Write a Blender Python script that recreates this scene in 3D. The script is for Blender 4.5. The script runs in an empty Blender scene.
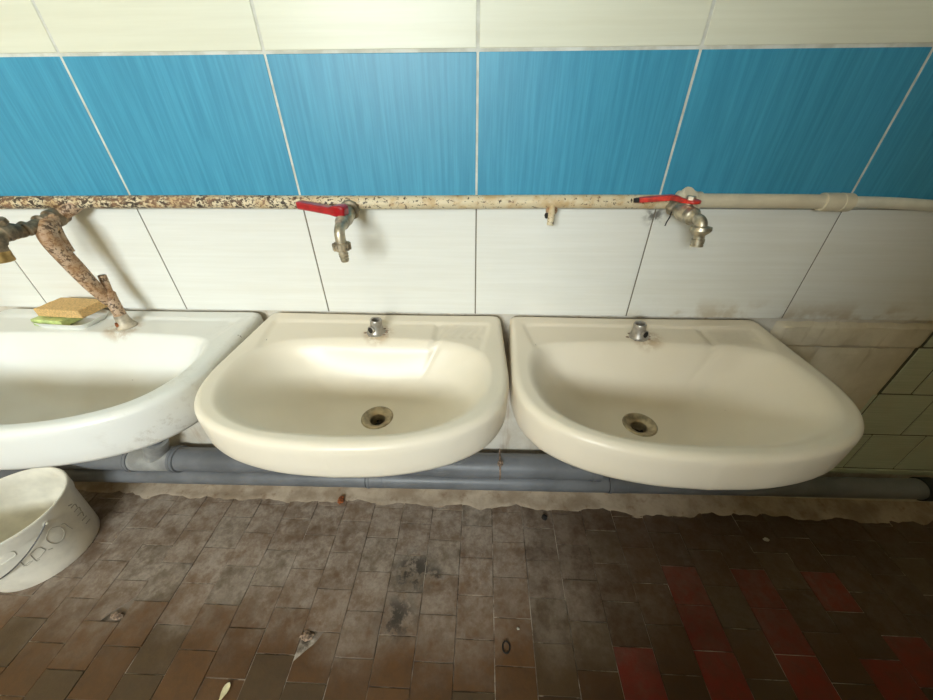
import bpy, bmesh, math, random
from mathutils import Vector, Matrix, noise
rnd = random.Random(7)
SC = bpy.context.scene
COL = SC.collection
V = Vector
FZ = -0.8            # floor level; z = 0 is the washbasin top, the tiled wall face is y = 0

# ------------------------------------------------------------------ materials
def new_mat(name):
    m = bpy.data.materials.new(name); m.use_nodes = True
    nt = m.node_tree; nt.nodes.clear()
    out = nt.nodes.new('ShaderNodeOutputMaterial')
    b = nt.nodes.new('ShaderNodeBsdfPrincipled')
    nt.links.new(b.outputs[0], out.inputs[0])
    return m, nt, b

class G:
    """small node-graph helper"""
    def __init__(s, nt): s.nt = nt
    def n(s, t, **k):
        x = s.nt.nodes.new('ShaderNode' + t)
        for a, b in k.items(): setattr(x, a, b)
        return x
    def put(s, sock, v):
        if isinstance(v, bpy.types.NodeSocket): s.nt.links.new(v, sock)
        elif isinstance(v, (tuple, list)) and len(v) == 3 and sock.type == 'RGBA': sock.default_value = (*v, 1)
        else: sock.default_value = v
    def pos(s, obj=False):
        if obj: return s.n('TexCoord').outputs['Object']
        return s.n('NewGeometry').outputs['Position']
    def map(s, v, scale=(1,1,1), loc=(0,0,0)):
        m = s.n('Mapping'); s.put(m.inputs['Vector'], v); m.inputs['Scale'].default_value = scale; m.inputs['Location'].default_value = loc
        return m.outputs[0]
    def noise(s, v, scale=5, detail=4, rough=.55, dist=0):
        x = s.n('TexNoise'); s.put(x.inputs['Vector'], v); x.inputs['Scale'].default_value = scale
        x.inputs['Detail'].default_value = detail; x.inputs['Roughness'].default_value = rough; x.inputs['Distortion'].default_value = dist
        return x.outputs['Fac']
    def ramp(s, f, a, b, c0=0., c1=1.):
        x = s.n('MapRange'); x.interpolation_type = 'SMOOTHSTEP'; s.put(x.inputs[0], f)
        x.inputs[1].default_value = a; x.inputs[2].default_value = b; x.inputs[3].default_value = c0; x.inputs[4].default_value = c1
        return x.outputs[0]
    def mix(s, f, a, b, mode='MIX'):
        x = s.n('Mix', data_type='RGBA', blend_type=mode); s.put(x.inputs[0], f); s.put(x.inputs[6], a); s.put(x.inputs[7], b)
        return x.outputs[2]
    def math(s, op, a, b=0.):
        x = s.n('Math', operation=op); s.put(x.inputs[0], a); s.put(x.inputs[1], b); return x.outputs[0]
    def sep(s, v):
        x = s.n('SeparateXYZ'); s.put(x.inputs[0], v); return x.outputs
    def bump(s, h, strength=.3, dist=.002):
        x = s.n('Bump'); x.inputs['Strength'].default_value = strength; x.inputs['Distance'].default_value = dist
        s.put(x.inputs['Height'], h); return x.outputs[0]
    def near(s, v, c, r0, r1):
        """1 inside radius r0 of the point c, falling to 0 at r1"""
        d = s.n('VectorMath', operation='DISTANCE'); s.put(d.inputs[0], v); d.inputs[1].default_value = c
        return s.ramp(d.outputs['Value'], r0, r1, 1., 0.)

def simple(name, col, rough=.5, metal=0., var=.12, scale=30, bump=0., coat=0., spec=.5):
    m, nt, b = new_mat(name); g = G(nt); p = g.pos(True)
    f = g.noise(p, scale, 4)
    dark = tuple(c * (1 - var * 1.5) for c in col); light = tuple(min(1, c * (1 + var)) for c in col)
    g.put(b.inputs['Base Color'], g.mix(g.ramp(f, .3, .7), dark, light))
    b.inputs['Roughness'].default_value = rough; b.inputs['Metallic'].default_value = metal
    b.inputs['Coat Weight'].default_value = coat; b.inputs['Specular IOR Level'].default_value = spec
    if bump: g.put(b.inputs['Normal'], g.bump(f, bump, .002))
    return m

def mat_white_tile(name, tint, rough=.22):
    m, nt, b = new_mat(name); g = G(nt); p = g.pos()
    st = g.noise(g.map(p, (3, 1, 90)), 1., 4, .6)
    st2 = g.noise(g.map(p, (1.5, 1, 25), (3, 0, 1)), 1., 3)
    c = g.mix(g.ramp(st, .3, .75), (.745, .735, .68), (.79, .785, .74))
    c = g.mix(g.ramp(st2, .5, .8, 0, .3), c, (.66, .62, .51))
    c = g.mix(1., c, tint, 'MULTIPLY')
    z = g.sep(p)[2]; x = g.sep(p)[0]
    # limescale and rusty drip stain low on the right-hand tiles
    low = g.math('MULTIPLY', g.ramp(z, .002, .07, 1., 0.), g.ramp(g.noise(p, 14, 5), .42, .62))
    low = g.math('MULTIPLY', low, g.ramp(x, .3, .55))
    c = g.mix(g.math('MULTIPLY', low, .55), c, (.42, .30, .14))
    # black soot-like smudge around the right-hand tap
    sm = g.math('MULTIPLY', g.near(p, (.40, 0, .262), .004, .035), g.ramp(g.noise(p, 60, 4), .35, .6))
    c = g.mix(g.math('MULTIPLY', sm, .85), c, (.06, .05, .04))
    g.put(b.inputs['Base Color'], c)
    b.inputs['Roughness'].default_value = rough; b.inputs['Specular IOR Level'].default_value = .3
    g.put(b.inputs['Normal'], g.bump(st, .05, .001))
    return m

def mat_blue_tile():
    m, nt, b = new_mat('blue_streaked_tile'); g = G(nt); p = g.pos()
    st = g.noise(g.map(p, (130, 1, 5)), 1., 5, .65)
    st2 = g.noise(g.map(p, (28, 1, 2.5), (5, 0, 2)), 1., 3)
    c = g.mix(g.ramp(st, .3, .75), (.036, .24, .385), (.06, .325, .49))
    c = g.mix(g.ramp(st2, .5, .75, 0, .3), c, (.08, .37, .54))
    sp = g.ramp(g.noise(p, 55, 2), .795, .81)
    c = g.mix(g.math('MULTIPLY', sp, .7), c, (.6, .6, .55))
    g.put(b.inputs['Base Color'], c); b.inputs['Roughness'].default_value = .42
    g.put(b.inputs['Normal'], g.bump(st, .15, .001))
    return m

def mat_grout():
    m, nt, b = new_mat('tile_grout'); g = G(nt); p = g.pos(); z = g.sep(p)[2]
    c = g.mix(g.ramp(g.noise(p, 25, 4), .35, .65), (.50, .49, .42), (.66, .66, .6))
    c = g.mix(g.ramp(z, .270, .28, 1., 0.), c, (.17, .145, .11))
    g.put(b.inputs['Base Color'], c); b.inputs['Roughness'].default_value = .85
    return m

def mat_plaster(name, a, bcol, stain):
    m, nt, b = new_mat(name); g = G(nt); p = g.pos()
    f = g.noise(p, 9, 6, .65); f2 = g.noise(g.map(p, (30, 30, 4)), 1, 5, .6)
    c = g.mix(g.ramp(f, .35, .65), a, bcol)
    c = g.mix(g.ramp(f2, .55, .75, 0, .6), c, stain)
    g.put(b.inputs['Base Color'], c); b.inputs['Roughness'].default_value = .9
    g.put(b.inputs['Normal'], g.bump(g.noise(p, 40, 6, .7), .35, .004))
    return m

def mat_old_tile():
    m, nt, b = new_mat('old_green_tile'); g = G(nt); p = g.pos()
    rib = g.noise(g.map(p, (6, 1, 260)), 1., 3, .6)
    c = g.mix(g.ramp(rib, .35, .65), (.54, .60, .46), (.64, .68, .54))
    c = g.mix(g.ramp(g.noise(p, 7, 5), .45, .7, 0, .5), c, (.58, .56, .42))
    g.put(b.inputs['Base Color'], c); b.inputs['Roughness'].default_value = .45
    g.put(b.inputs['Normal'], g.bump(rib, .3, .002))
    return m

def mat_floor():
    m, nt, b = new_mat('quarry_floor_tile'); g = G(nt); p = g.pos(); x, y, z = g.sep(p)[:3]
    a = g.n('VertexColor'); a.layer_name = 'col'
    n1 = g.noise(p, 5, 6, .65); n2 = g.noise(p, 28, 6, .7); n3 = g.noise(p, 90, 4, .7)
    c = g.mix(g.ramp(n2, .3, .75, 0, .55), a.outputs['Color'], (.05, .03, .018))
    # grey film of dried mop water, thick below the basins, worn off towards the room
    yy = g.math('ADD', y, g.math('MULTIPLY', g.math('SUBTRACT', n1, .5), .45))
    film = g.ramp(yy, -.60, -.30)
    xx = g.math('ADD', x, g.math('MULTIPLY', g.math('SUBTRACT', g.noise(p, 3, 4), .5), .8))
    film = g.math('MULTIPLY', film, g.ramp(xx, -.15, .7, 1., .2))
    film = g.math('MULTIPLY', film, g.ramp(n2, .3, .62, .35, 1.))
    film = g.math('MULTIPLY', film, g.ramp(g.noise(p, 13, 6, .7), .32, .6, .45, 1.))
    film = g.math('MULTIPLY', film, g.ramp(n3, .3, .6, .75, 1.))
    c = g.mix(g.math('MULTIPLY', film, .92), c, (.40, .335, .275))
    # chalky light patches
    ch = g.math('MULTIPLY', g.ramp(g.noise(p, 12, 7, .72), .56, .68), film)
    c = g.mix(g.math('MULTIPLY', ch, .5), c, (.42, .37, .32))
    # black mould stain
    bl = g.math('MAXIMUM', g.near(p, (-.19, -.30, FZ), .02, .10), g.near(p, (-.22, -.43, FZ), .01, .09))
    bl = g.math('MAXIMUM', bl, g.near(p, (-.12, -.31, FZ), .005, .045))
    bl = g.math('MULTIPLY', bl, g.ramp(g.noise(p, 26, 5, .7), .44, .56))
    c = g.mix(g.math('MULTIPLY', bl, .85), c, (.025, .02, .014))
    g.put(b.inputs['Base Color'], c)
    g.put(b.inputs['Roughness'], g.ramp(film, 0, .8, .42, .85))
    g.put(b.inputs['Normal'], g.bump(g.math('ADD', n2, g.math('MULTIPLY', n3, .4)), .35, .003))
    return m

def mat_floor_grout():
    m, nt, b = new_mat('floor_joint_mortar'); g = G(nt); p = g.pos()
    f = g.noise(p, 9, 5, .6)
    f2 = g.noise(p, 22, 4)
    c = g.mix(g.ramp(f, .50, .62), g.mix(g.ramp(f2, .4, .6), (.06, .045, .03), (.22, .175, .14)), (.50, .44, .37))
    g.put(b.inputs['Base Color'], c); b.inputs['Roughness'].default_value = .9
    return m

def mat_ceramic(name, col, browning, skirt=0., hole=.005):
    m, nt, b = new_mat(name); g = G(nt); p = g.pos(True)
    x, y, z = g.sep(p)[:3]
    f = g.noise(p, 4, 3, .5); f2 = g.noise(p, 34, 6, .7)
    c = g.mix(g.ramp(f, .3, .75), col, tuple(k * q for k, q in zip(col, (.97, .96, .93))))
    # browner bowl bottom, skirt grime, dirt specks, rust ring by the tap hole
    bot = g.math('MULTIPLY', g.ramp(z, -.125, -.06, 1., 0.), g.ramp(f, .3, .7, .25, .7))
    c = g.mix(g.math('MULTIPLY', bot, browning), c, (.50, .40, .26))
    rust = g.math('MULTIPLY', g.near(p, (hole, -.098, 0), .022, .05), g.ramp(f2, .4, .6))
    c = g.mix(g.math('MULTIPLY', rust, .6), c, (.40, .24, .10))
    sp = g.ramp(g.noise(p, 62, 2), .775, .79)
    c = g.mix(g.math('MULTIPLY', sp, .6), c, (.12, .08, .05))
    side = g.math('MULTIPLY', g.ramp(z, -.06, -.002, .9, .3), g.ramp(g.noise(p, 22, 7, .75), .50, .72))
    side = g.math('MULTIPLY', side, g.math('MULTIPLY', g.ramp(x, .2, .3), skirt))
    c = g.mix(g.math('MULTIPLY', side, browning), c, (.33, .26, .17))
    g.put(b.inputs['Base Color'], c)
    b.inputs['Roughness'].default_value = .3; b.inputs['Specular IOR Level'].default_value = .3
    return m

def mat_rusty_paint(name, cover, paint=(.66, .56, .38), rustc=((.045, .03, .02), (.24, .13, .07))):
    """chipped oil paint over rusty steel; cover(x) gives how far the paint has gone along the pipe"""
    m, nt, b = new_mat(name); g = G(nt); p = g.pos()
    x = g.sep(p)[0]
    f = g.noise(g.map(p, (115, 150, 150)), 1, 5, .7, .4); f2 = g.noise(p, 38, 4)
    th = g.ramp(x, cover[0], cover[1], cover[2], cover[3])
    rust = g.math('GREATER_THAN', f, th)
    rc = g.mix(g.ramp(f2, .38, .66), *rustc)
    dirt = g.mix(g.ramp(f2, .4, .7), paint, tuple(c * k for c, k in zip(paint, (.8, .66, .5))))
    g.put(b.inputs['Base Color'], g.mix(rust, dirt, rc))
    b.inputs['Roughness'].default_value = .55
    g.put(b.inputs['Normal'], g.bump(rust, -.5, .003))
    return m

M = {}
M['white_tile'] = mat_white_tile('white_glazed_tile', (1, 1, 1)); M['dimmed_cream_tile'] = mat_white_tile('dimmed_cream_glazed_tile', (.90, .90, .78), .34); M['blue_tile'] = mat_blue_tile(); M['grout'] = mat_grout()  # upper rows: cream tile, tint also darkened for light fading with height
M['plaster'] = mat_plaster('stained_plaster', (.62, .56, .46), (.74, .69, .60), (.40, .27, .16))
M['patch'] = mat_plaster('cement_patch', (.64, .56, .41), (.74, .66, .51), (.46, .37, .23))
M['wallpaint'] = mat_plaster('cream_wall_paint', (.80, .66, .42), (.85, .72, .49), (.70, .55, .33))
M['ceilpaint'] = mat_plaster('whitewash', (.82, .74, .58), (.86, .79, .65), (.76, .66, .48))
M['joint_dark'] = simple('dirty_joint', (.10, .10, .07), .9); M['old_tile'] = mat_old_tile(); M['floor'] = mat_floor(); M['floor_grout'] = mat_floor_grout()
M['mortar'] = mat_plaster('mortar_fillet', (.31, .235, .165), (.50, .41, .315), (.20, .11, .055))
M['ceramic_white'] = mat_ceramic('white_vitreous_china', (.80, .80, .77), .75, 1., .043)
M['ceramic_cream'] = mat_ceramic('cream_vitreous_china', (.82, .745, .62), .28)
M['ceramic_ivory'] = mat_ceramic('ivory_vitreous_china', (.80, .715, .585), .28)
M['pipe_paint'] = mat_rusty_paint('chipped_pipe_paint', (-.75, .1, .48, .60))
M['rusty'] = mat_rusty_paint('flaking_rusty_paint', (-1.2, -.7, .52, .52), (.50, .35, .235), ((.10, .055, .03), (.30, .155, .07)))
M['pvc_white'] = simple('aged_white_plastic', (.66, .58, .43), .45, var=.08, scale=14)
M['pvc_grey'] = simple('grey_sewer_plastic', (.175, .182, .196), .42, var=.14, scale=9, bump=.05)
M['pvc_light'] = simple('pale_dusty_plastic', (.36, .36, .35), .5, var=.18, scale=18)
M['rubber'] = simple('black_rubber', (.02, .02, .02), .6)
M['nickel'] = simple('worn_nickel', (.52, .46, .35), .42, .75, .3, 60, .15)
M['nickel_dark'] = simple('limed_nickel', (.36, .30, .21), .6, .5, .35, 60, .2)
M['brass'] = simple('dull_brass', (.25, .19, .125), .55, .45, .4, 60, .25)
M['brass_worn'] = simple('polished_brass', (.42, .28, .11), .4, .8, .25, 40)
M['chrome'] = simple('pitted_chrome', (.46, .42, .37), .42, .7, .2, 60)
M['red'] = simple('red_vinyl_grip', (.40, .008, .014), .3, var=.18, scale=35, coat=.2)
M['red_paint'] = simple('red_enamel', (.62, .035, .02), .38, var=.3, scale=60)
M['dark'] = simple('black_grime', (.012, .009, .007), .7)
M['ring'] = simple('stained_drain_metal', (.42, .34, .22), .45, .35, .3, 50)
M['bucket'] = simple('dirty_white_plastic', (.82, .79, .70), .42, var=.1, scale=12)
M['ink'] = simple('faded_marker_ink', (.16, .14, .12), .8)
M['ink_faint'] = simple('rubbed_marker_ink', (.42, .39, .32), .8)
M['wire'] = simple('bucket_wire', (.12, .115, .11), .4, .6)
M['sponge'] = simple('tan_foam', (.66, .43, .18), .9, var=.16, scale=240, bump=.5)
M['green_soap'] = simple('pale_green_soap', (.56, .66, .26), .55, var=.15, scale=60, bump=.2)
M['dish'] = simple('white_plastic_dish', (.82, .82, .78), .35, var=.04)
M['wood_paint'] = simple('white_window_paint', (.75, .73, .68), .4, var=.06)
M['spoon'] = simple('ivory_plastic', (.72, .66, .42), .4, var=.1, scale=80)
M['rust_lump'] = simple('orange_rust', (.33, .10, .03), .9, var=.4, scale=120, bump=.5)
M['rubble'] = simple('broken_mortar', (.30, .21, .15), .95, var=.5, scale=120, bump=.6)
M['chip'] = simple('white_chip', (.6, .56, .47), .8, var=.15)
def mat_glass():
    m = bpy.data.materials.new('window_glass'); m.use_nodes = True; nt = m.node_tree; nt.nodes.clear(); g = G(nt)
    o = g.n('OutputMaterial'); mx = g.n('MixShader'); t = g.n('BsdfTransparent'); s = g.n('BsdfGlossy')
    t.inputs[0].default_value = (.93, .95, .93, 1); s.inputs['Roughness'].default_value = .02
    fr = g.n('Fresnel'); fr.inputs[0].default_value = 1.45
    nt.links.new(fr.outputs[0], mx.inputs[0]); nt.links.new(t.outputs[0], mx.inputs[1]); nt.links.new(s.outputs[0], mx.inputs[2]); nt.links.new(mx.outputs[0], o.inputs[0])
    return m
M['glass'] = mat_glass()

# ------------------------------------------------------------------ objects
def obj(name, bm, mat, parent=None, smooth=True, bevel=0., seg=2, origin=None, angle=40):
    bmesh.ops.recalc_face_normals(bm, faces=bm.faces)
    me = bpy.data.meshes.new(name); bm.to_mesh(me); bm.free()
    if smooth:
        me.polygons.foreach_set('use_smooth', [True] * len(me.polygons))
        me.set_sharp_from_angle(angle=math.radians(angle))
    me.materials.append(mat)
    o = bpy.data.objects.new(name, me); COL.objects.link(o)
    if parent: o.parent = parent
    if bevel:
        b = o.modifiers.new('Bevel', 'BEVEL'); b.width = bevel; b.segments = seg; b.limit_method = 'ANGLE'; b.angle_limit = math.radians(35)
    if origin is not None:
        o.location = V(origin); me.transform(Matrix.Translation(-V(origin)))
    return o

def tag(o, label=None, cat=None, group=None, kind=None):
    if label: o['label'] = label
    if cat: o['category'] = cat
    if group: o['group'] = group
    if kind: o['kind'] = kind
    return o

def thing(name, label, cat, loc=(0, 0, 0), group=None):
    o = bpy.data.objects.new(name, None); COL.objects.link(o); o.location = loc; o.empty_display_size = .05
    return tag(o, label, cat, group)

def part(name, bm, mat, parent, **k):
    """a child mesh whose geometry was written in world coordinates"""
    l = V(parent['_w']) if '_w' in parent else V(parent.location)
    bmesh.ops.translate(bm, verts=bm.verts, vec=-l)
    return obj(name, bm, mat, parent, **k)

def subpart(name, bm, mat, par, root, **k):
    bmesh.ops.translate(bm, verts=bm.verts, vec=-V(root.location))
    return obj(name, bm, mat, par, **k)

def box(bm, lo, hi, rot=None, about=None):
    r = bmesh.ops.create_cube(bm, size=1.)
    lo, hi = V(lo), V(hi)
    for v in r['verts']:
        v.co = V((lo[i] + hi[i]) / 2 + v.co[i] * (hi[i] - lo[i]) for i in range(3))
        if rot: v.co = rot @ (v.co - V(about)) + V(about)
    return r['verts']

def frame_of(d):
    d = V(d).normalized(); a = V((0, 0, 1)) if abs(d.z) < .9 else V((1, 0, 0))
    u = d.cross(a).normalized(); return d, u, d.cross(u).normalized()

def tube(bm, pts, rad, seg=20, cap=True):
    pts = [V(p) for p in pts]
    rad = rad if isinstance(rad, (list, tuple)) else [rad] * len(pts)
    rings = []; u = None
    for i, p in enumerate(pts):
        d = (pts[min(i + 1, len(pts) - 1)] - pts[max(i - 1, 0)]).normalized()
        if u is None: u = frame_of(d)[1]
        else: u = (u - d * u.dot(d)).normalized()
        w = d.cross(u)
        rings.append([bm.verts.new(p + rad[i] * (math.cos(2*math.pi*k/seg) * u + math.sin(2*math.pi*k/seg) * w)) for k in range(seg)])
    for a, b in zip(rings, rings[1:]):
        for k in range(seg): bm.faces.new((a[k], a[(k+1) % seg], b[(k+1) % seg], b[k]))
    if cap:
        bm.faces.new(rings[0]); bm.faces.new(rings[-1])
    return rings

def lathe(bm, o, d, prof, seg=32, cap=(True, True)):
    """prof: (distance along d from o, radius)"""
    d, u, w = frame_of(d); o = V(o); rings = []
    for s, r in prof:
        rings.append([bm.verts.new(o + d * s + r * (math.cos(2*math.pi*k/seg) * u + math.sin(2*math.pi*k/seg) * w)) for k in range(seg)])
    for a, b in zip(rings, rings[1:]):
        for k in range(seg): bm.faces.new((a[k], a[(k+1) % seg], b[(k+1) % seg], b[k]))
    if cap[0]: bm.faces.new(rings[0])
    if cap[1]: bm.faces.new(rings[-1])

def smooth_path(pts, n=8):
    P = [V(p) for p in pts]; P = [2*P[0]-P[1]] + P + [2*P[-1]-P[-2]]; out = []
    for i in range(1, len(P) - 2):
        for k in range(n):
            t = k / n
            out.append(.5 * (2*P[i] + (P[i+1]-P[i-1])*t + (2*P[i-1]-5*P[i]+4*P[i+1]-P[i+2])*t*t + (3*P[i]-P[i-1]-3*P[i+1]+P[i+2])*t**3))
    return out + [P[-2]]

def bar(bm, pts, widths, thick, up=(0, 0, 1)):
    """flat bar swept along pts; width lies across the path, thickness along up"""
    pts = [V(p) for p in pts]; up = V(up); rings = []
    for i, p in enumerate(pts):
        d = (pts[min(i+1, len(pts)-1)] - pts[max(i-1, 0)]).normalized()
        s = d.cross(up).normalized(); n = s.cross(d).normalized()
        w = widths[i] / 2; t = (thick[i] if isinstance(thick, (list, tuple)) else thick) / 2
        rings.append([bm.verts.new(p + a*s*w + b*n*t) for a, b in ((-1,-1),(1,-1),(1,1),(-1,1))])
    for a, b in zip(rings, rings[1:]):
        for k in range(4): bm.faces.new((a[k], a[(k+1) % 4], b[(k+1) % 4], b[k]))
    bm.faces.new(rings[0]); bm.faces.new(rings[-1])

# ------------------------------------------------------------------ room
XL, XR, YF, ZC = -2.7, 2.3, -3.2, 1.95
TW, TH = .40, .275

def tile_rows(rows, gap):
    bm = bmesh.new()
    for r in rows:
        z0 = r * TH
        for k in range(math.floor(XL / TW), math.ceil(XR / TW)):
            x0, x1 = max(k * TW, XL), min((k + 1) * TW, XR)
            if x1 - x0 < .02: continue
            o = rnd.uniform(-.0002, .0002)
            t = box(bm, (x0 + gap/2, -.0015, z0 + gap/2), (x1 - gap/2, .008, min(z0 + TH, ZC) - gap/2))
            tilt = (rnd.uniform(-.0004, .0004), rnd.uniform(-.0004, .0004))
            for v in t:
                if v.co.y < 0: v.co.y += o + tilt[0] * (v.co.x - x0) / TW + tilt[1] * (v.co.z - z0) / TH
    return bm

bm = bmesh.new(); box(bm, (XL - .2, .010, FZ - .05), (XR + .2, .21, ZC + .05))
wall_back = tag(obj('wall_back', bm, M['plaster'], smooth=False), kind='structure')
bm = bmesh.new(); box(bm, (XL, -.0006, .0015), (XR, .0101, ZC))
obj('grout', bm, M['grout'], wall_back, smooth=False)
obj('white_tile_cladding', tile_rows([0], .0028), M['white_tile'], wall_back, bevel=.0012)
obj('white_tile_cladding', tile_rows([2, 4, 5, 6], .0055), M['dimmed_cream_tile'], wall_back, bevel=.0012)
obj('blue_tile_cladding', tile_rows([1, 3], .0045), M['blue_tile'], wall_back, bevel=.0012)

# old green tiling and bare cement below the new tiles on the right
bm = bmesh.new()
def old(x0, x1, z0, z1):
    box(bm, (x0 + .0028, .0055 + rnd.uniform(-.001, .001), z0 + .0028), (x1 - .0028, .0102, z1 - .0028))
for z0, z1, js in ((-.594, -.426, [.793 + .168*i for i in range(10)]),
                   (-.426, -.254, [.87, 1.04, 1.21, 1.381, 1.55, 1.72, 1.89, 2.06, 2.3]),
                   (-.254, -.087, [1.212, 1.30, 1.47, 1.64, 1.81, 1.98, 2.15, 2.3]),
                   (-.087, -.006, [1.218, 1.47, 1.72, 1.98, 2.3])):
    for a, b in zip(js, js[1:]): old(a, b, z0, z1)
box(bm, (.79, .002, -.617), (2.3, .0102, -.597))
obj('old_tile_cladding', bm, M['old_tile'], wall_back, bevel=.001)
bm = bmesh.new(); box(bm, (1.205, .0085, -.60), (XR, .0104, -.002)); box(bm, (.79, .0085, -.60), (1.205, .0104, -.425)); obj('old_joints', bm, M['joint_dark'], wall_back, smooth=False)

def noisy_slab(x0, x1, z0, z1, yf, amp, nx, nz, ragged=.0, seed=0.):
    """a hand-trowelled slab on the wall with an uneven face"""
    bm = bmesh.new(); g = []
    for i in range(nx + 1):
        row = []
        for j in range(nz + 1):
            x = x0 + (x1 - x0) * i / nx; z = z0 + (z1 - z0) * j / nz
            e = min(i, nx - i, 3) / 3 * min(j, nz - j, 2) / 2
            n = noise.fractal(V((x * 14 + seed, z * 14, seed)), 1., 2., 4)
            if ragged:
                if i in (0, nx): x += ragged * noise.noise(V((z * 30, seed, 2)))
                if j in (0, nz): z += ragged * noise.noise(V((x * 30, seed, 5)))
            row.append(bm.verts.new((x, .0099 - (.0099 - yf) * min(1, e * 1.0) - amp * n * e, z)))
        g.append(row)
    for i in range(nx):
        for j in range(nz): bm.faces.new((g[i][j], g[i+1][j], g[i+1][j+1], g[i][j+1]))
    return bm
obj('cement_patch', noisy_slab(.80, 1.215, -.092, -.012, -.001, .004, 60, 14, .004, 1.), M['patch'], wall_back)
obj('cement_patch', noisy_slab(.955, 1.212, -.43, -.09, .0045, .0012, 30, 40, .0, 4.), M['patch'], wall_back)
obj('cement_patch', noisy_slab(.76, .955, -.43, -.09, .006, .006, 30, 40, .006, 7.), M['patch'], wall_back)

# other walls, ceiling, window in the wall behind the camera
WIN = (-1.55, -.12, .82, 1.55)     # x0, x1, z0, z1
bm = bmesh.new()
x0, x1, z0, z1 = WIN
box(bm, (XL - .2, YF - .2, FZ - .05), (x0, YF, ZC + .05)); box(bm, (x1, YF - .2, FZ - .05), (XR + .2, YF, ZC + .05))
box(bm, (x0, YF - .2, FZ - .05), (x1, YF, z0)); box(bm, (x0, YF - .2, z1), (x1, YF, ZC + .05))
tag(obj('wall_front', bm, M['wallpaint'], smooth=False), kind='structure')
bm = bmesh.new(); box(bm, (XL - .2, YF, FZ - .05), (XL, .01, ZC + .05)); tag(obj('wall_left', bm, M['wallpaint'], smooth=False), kind='structure')
bm = bmesh.new(); box(bm, (XR, YF, FZ - .05), (XR + .2, .01, ZC + .05)); tag(obj('wall_right', bm, M['wallpaint'], smooth=False), kind='structure')
bm = bmesh.new(); box(bm, (.0, YF, FZ), (.08, -1.5, ZC)); box(bm, (.0, -1.50, FZ), (XR, -1.42, .20)); tag(obj('wall_light_blocker', bm, M['wallpaint'], smooth=False), kind='structure')  # added unseen partition, tall and low, to shade the right side and floor
bm = bmesh.new(); box(bm, (XL, YF, ZC), (XR, .01, ZC + .15)); tag(obj('ceiling', bm, M['ceilpaint'], smooth=False), kind='structure')
bm = bmesh.new()
xm = (x0 + x1) / 2; fy = YF - .09
for a, b in (((x0, z0), (x0 + .05, z1)), ((x1 - .05, z0), (x1, z1)), ((xm - .03, z0), (xm + .03, z1)), ((x0, z0), (x1, z0 + .05)), ((x0, z1 - .05), (x1, z1))):
    box(bm, (a[0], fy - .03, a[1]), (b[0], fy + .03, b[1]))
w1 = tag(obj('window_1', bm, M['wood_paint'], smooth=False, bevel=.004), kind='structure')
bm = bmesh.new(); box(bm, (x0 + .04, fy - .003, z0 + .04), (x1 - .04, fy + .003, z1 - .04)); obj('pane', bm, M['glass'], w1, smooth=False)

# ------------------------------------------------------------------ floor
PX, PY = .1115, .1125
def build_floor():
    bm = bmesh.new(); lay = bm.loops.layers.float_color.new('col')
    red = {(4, 4), (6, 3), (6, 4), (8, 2), (8, 3), (8, 4), (10, 4), (6, 2), (11, 3), (10, 2), (12, 5)}
    broken = {(-4, 4): 3, (-10, 3): 1}
    k0, k1 = math.floor((XL + .04) / PX), math.ceil((XR + .04) / PX)
    for k in range(k0, k1):
        xa, xb = max(-.04 + k * PX, XL), min(-.04 + (k + 1) * PX, XR)
        if xb - xa < .01: continue
        off = -.025 if k % 2 == 0 else -.081
        for j in range(-1, 28):
            yb = off - j * PY; ya = yb - PY
            yb = min(yb, .009); ya = max(ya, YF)
            if yb - ya < .01: continue
            h = rnd.uniform(-.0012, .0012)
            c = [rnd.uniform(.86, 1.14)] * 3
            base = (.118, .054, .018)
            if k > 1: base = tuple(b * .62 for b in base)  # browner right-hand tiles, darkened partly to stand in for shade there
            if (k, j) in red: base = (.17, .018, .009)
            elif k > 3 and rnd.random() < .18 and j > 4: base = (.16, .024, .012)
            elif rnd.random() < .2: base = (.085, .050, .022)
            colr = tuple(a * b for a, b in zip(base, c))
            gp = .001
            cs = [V((xa + gp, ya + gp, 0)), V((xb - gp, ya + gp, 0)), V((xb - gp, yb - gp, 0)), V((xa + gp, yb - gp, 0))]
            if (k, j) in broken:
                q = broken[(k, j)]; p = cs[q]; a, b = cs[q - 1], cs[(q + 1) % 4]
                cs[q:q + 1] = [p + (a - p) * .55, p + (a - p) * .40 + (b - p) * .24, p + (a - p) * .2 + (b - p) * .42, p + (b - p) * .62]
            tl = (rnd.uniform(-.001, .001), rnd.uniform(-.001, .001))
            top = [bm.verts.new((v.x, v.y, FZ + h + tl[0]*(v.x-xa)/PX + tl[1]*(v.y-ya)/PY)) for v in cs]
            ctr = V((xa + xb, ya + yb, 0)) / 2
            lowv = [bm.verts.new((v.x + (v.x-ctr.x)*.004, v.y + (v.y-ctr.y)*.004, FZ - .012)) for v in cs]
            fs = [bm.faces.new(top)]
            n = len(cs)
            for i in range(n): fs.append(bm.faces.new((top[i], lowv[i], lowv[(i+1) % n], top[(i+1) % n])))
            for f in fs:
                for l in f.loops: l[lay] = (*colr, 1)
    return bm
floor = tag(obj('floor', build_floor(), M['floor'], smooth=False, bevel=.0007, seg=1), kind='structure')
bm = bmesh.new(); box(bm, (XL - .1, YF, FZ - .06), (XR + .1, .0095, FZ - .0025)); obj('joint_mortar', bm, M['floor_grout'], floor, smooth=False)
bm = bmesh.new(); g = []
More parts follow.
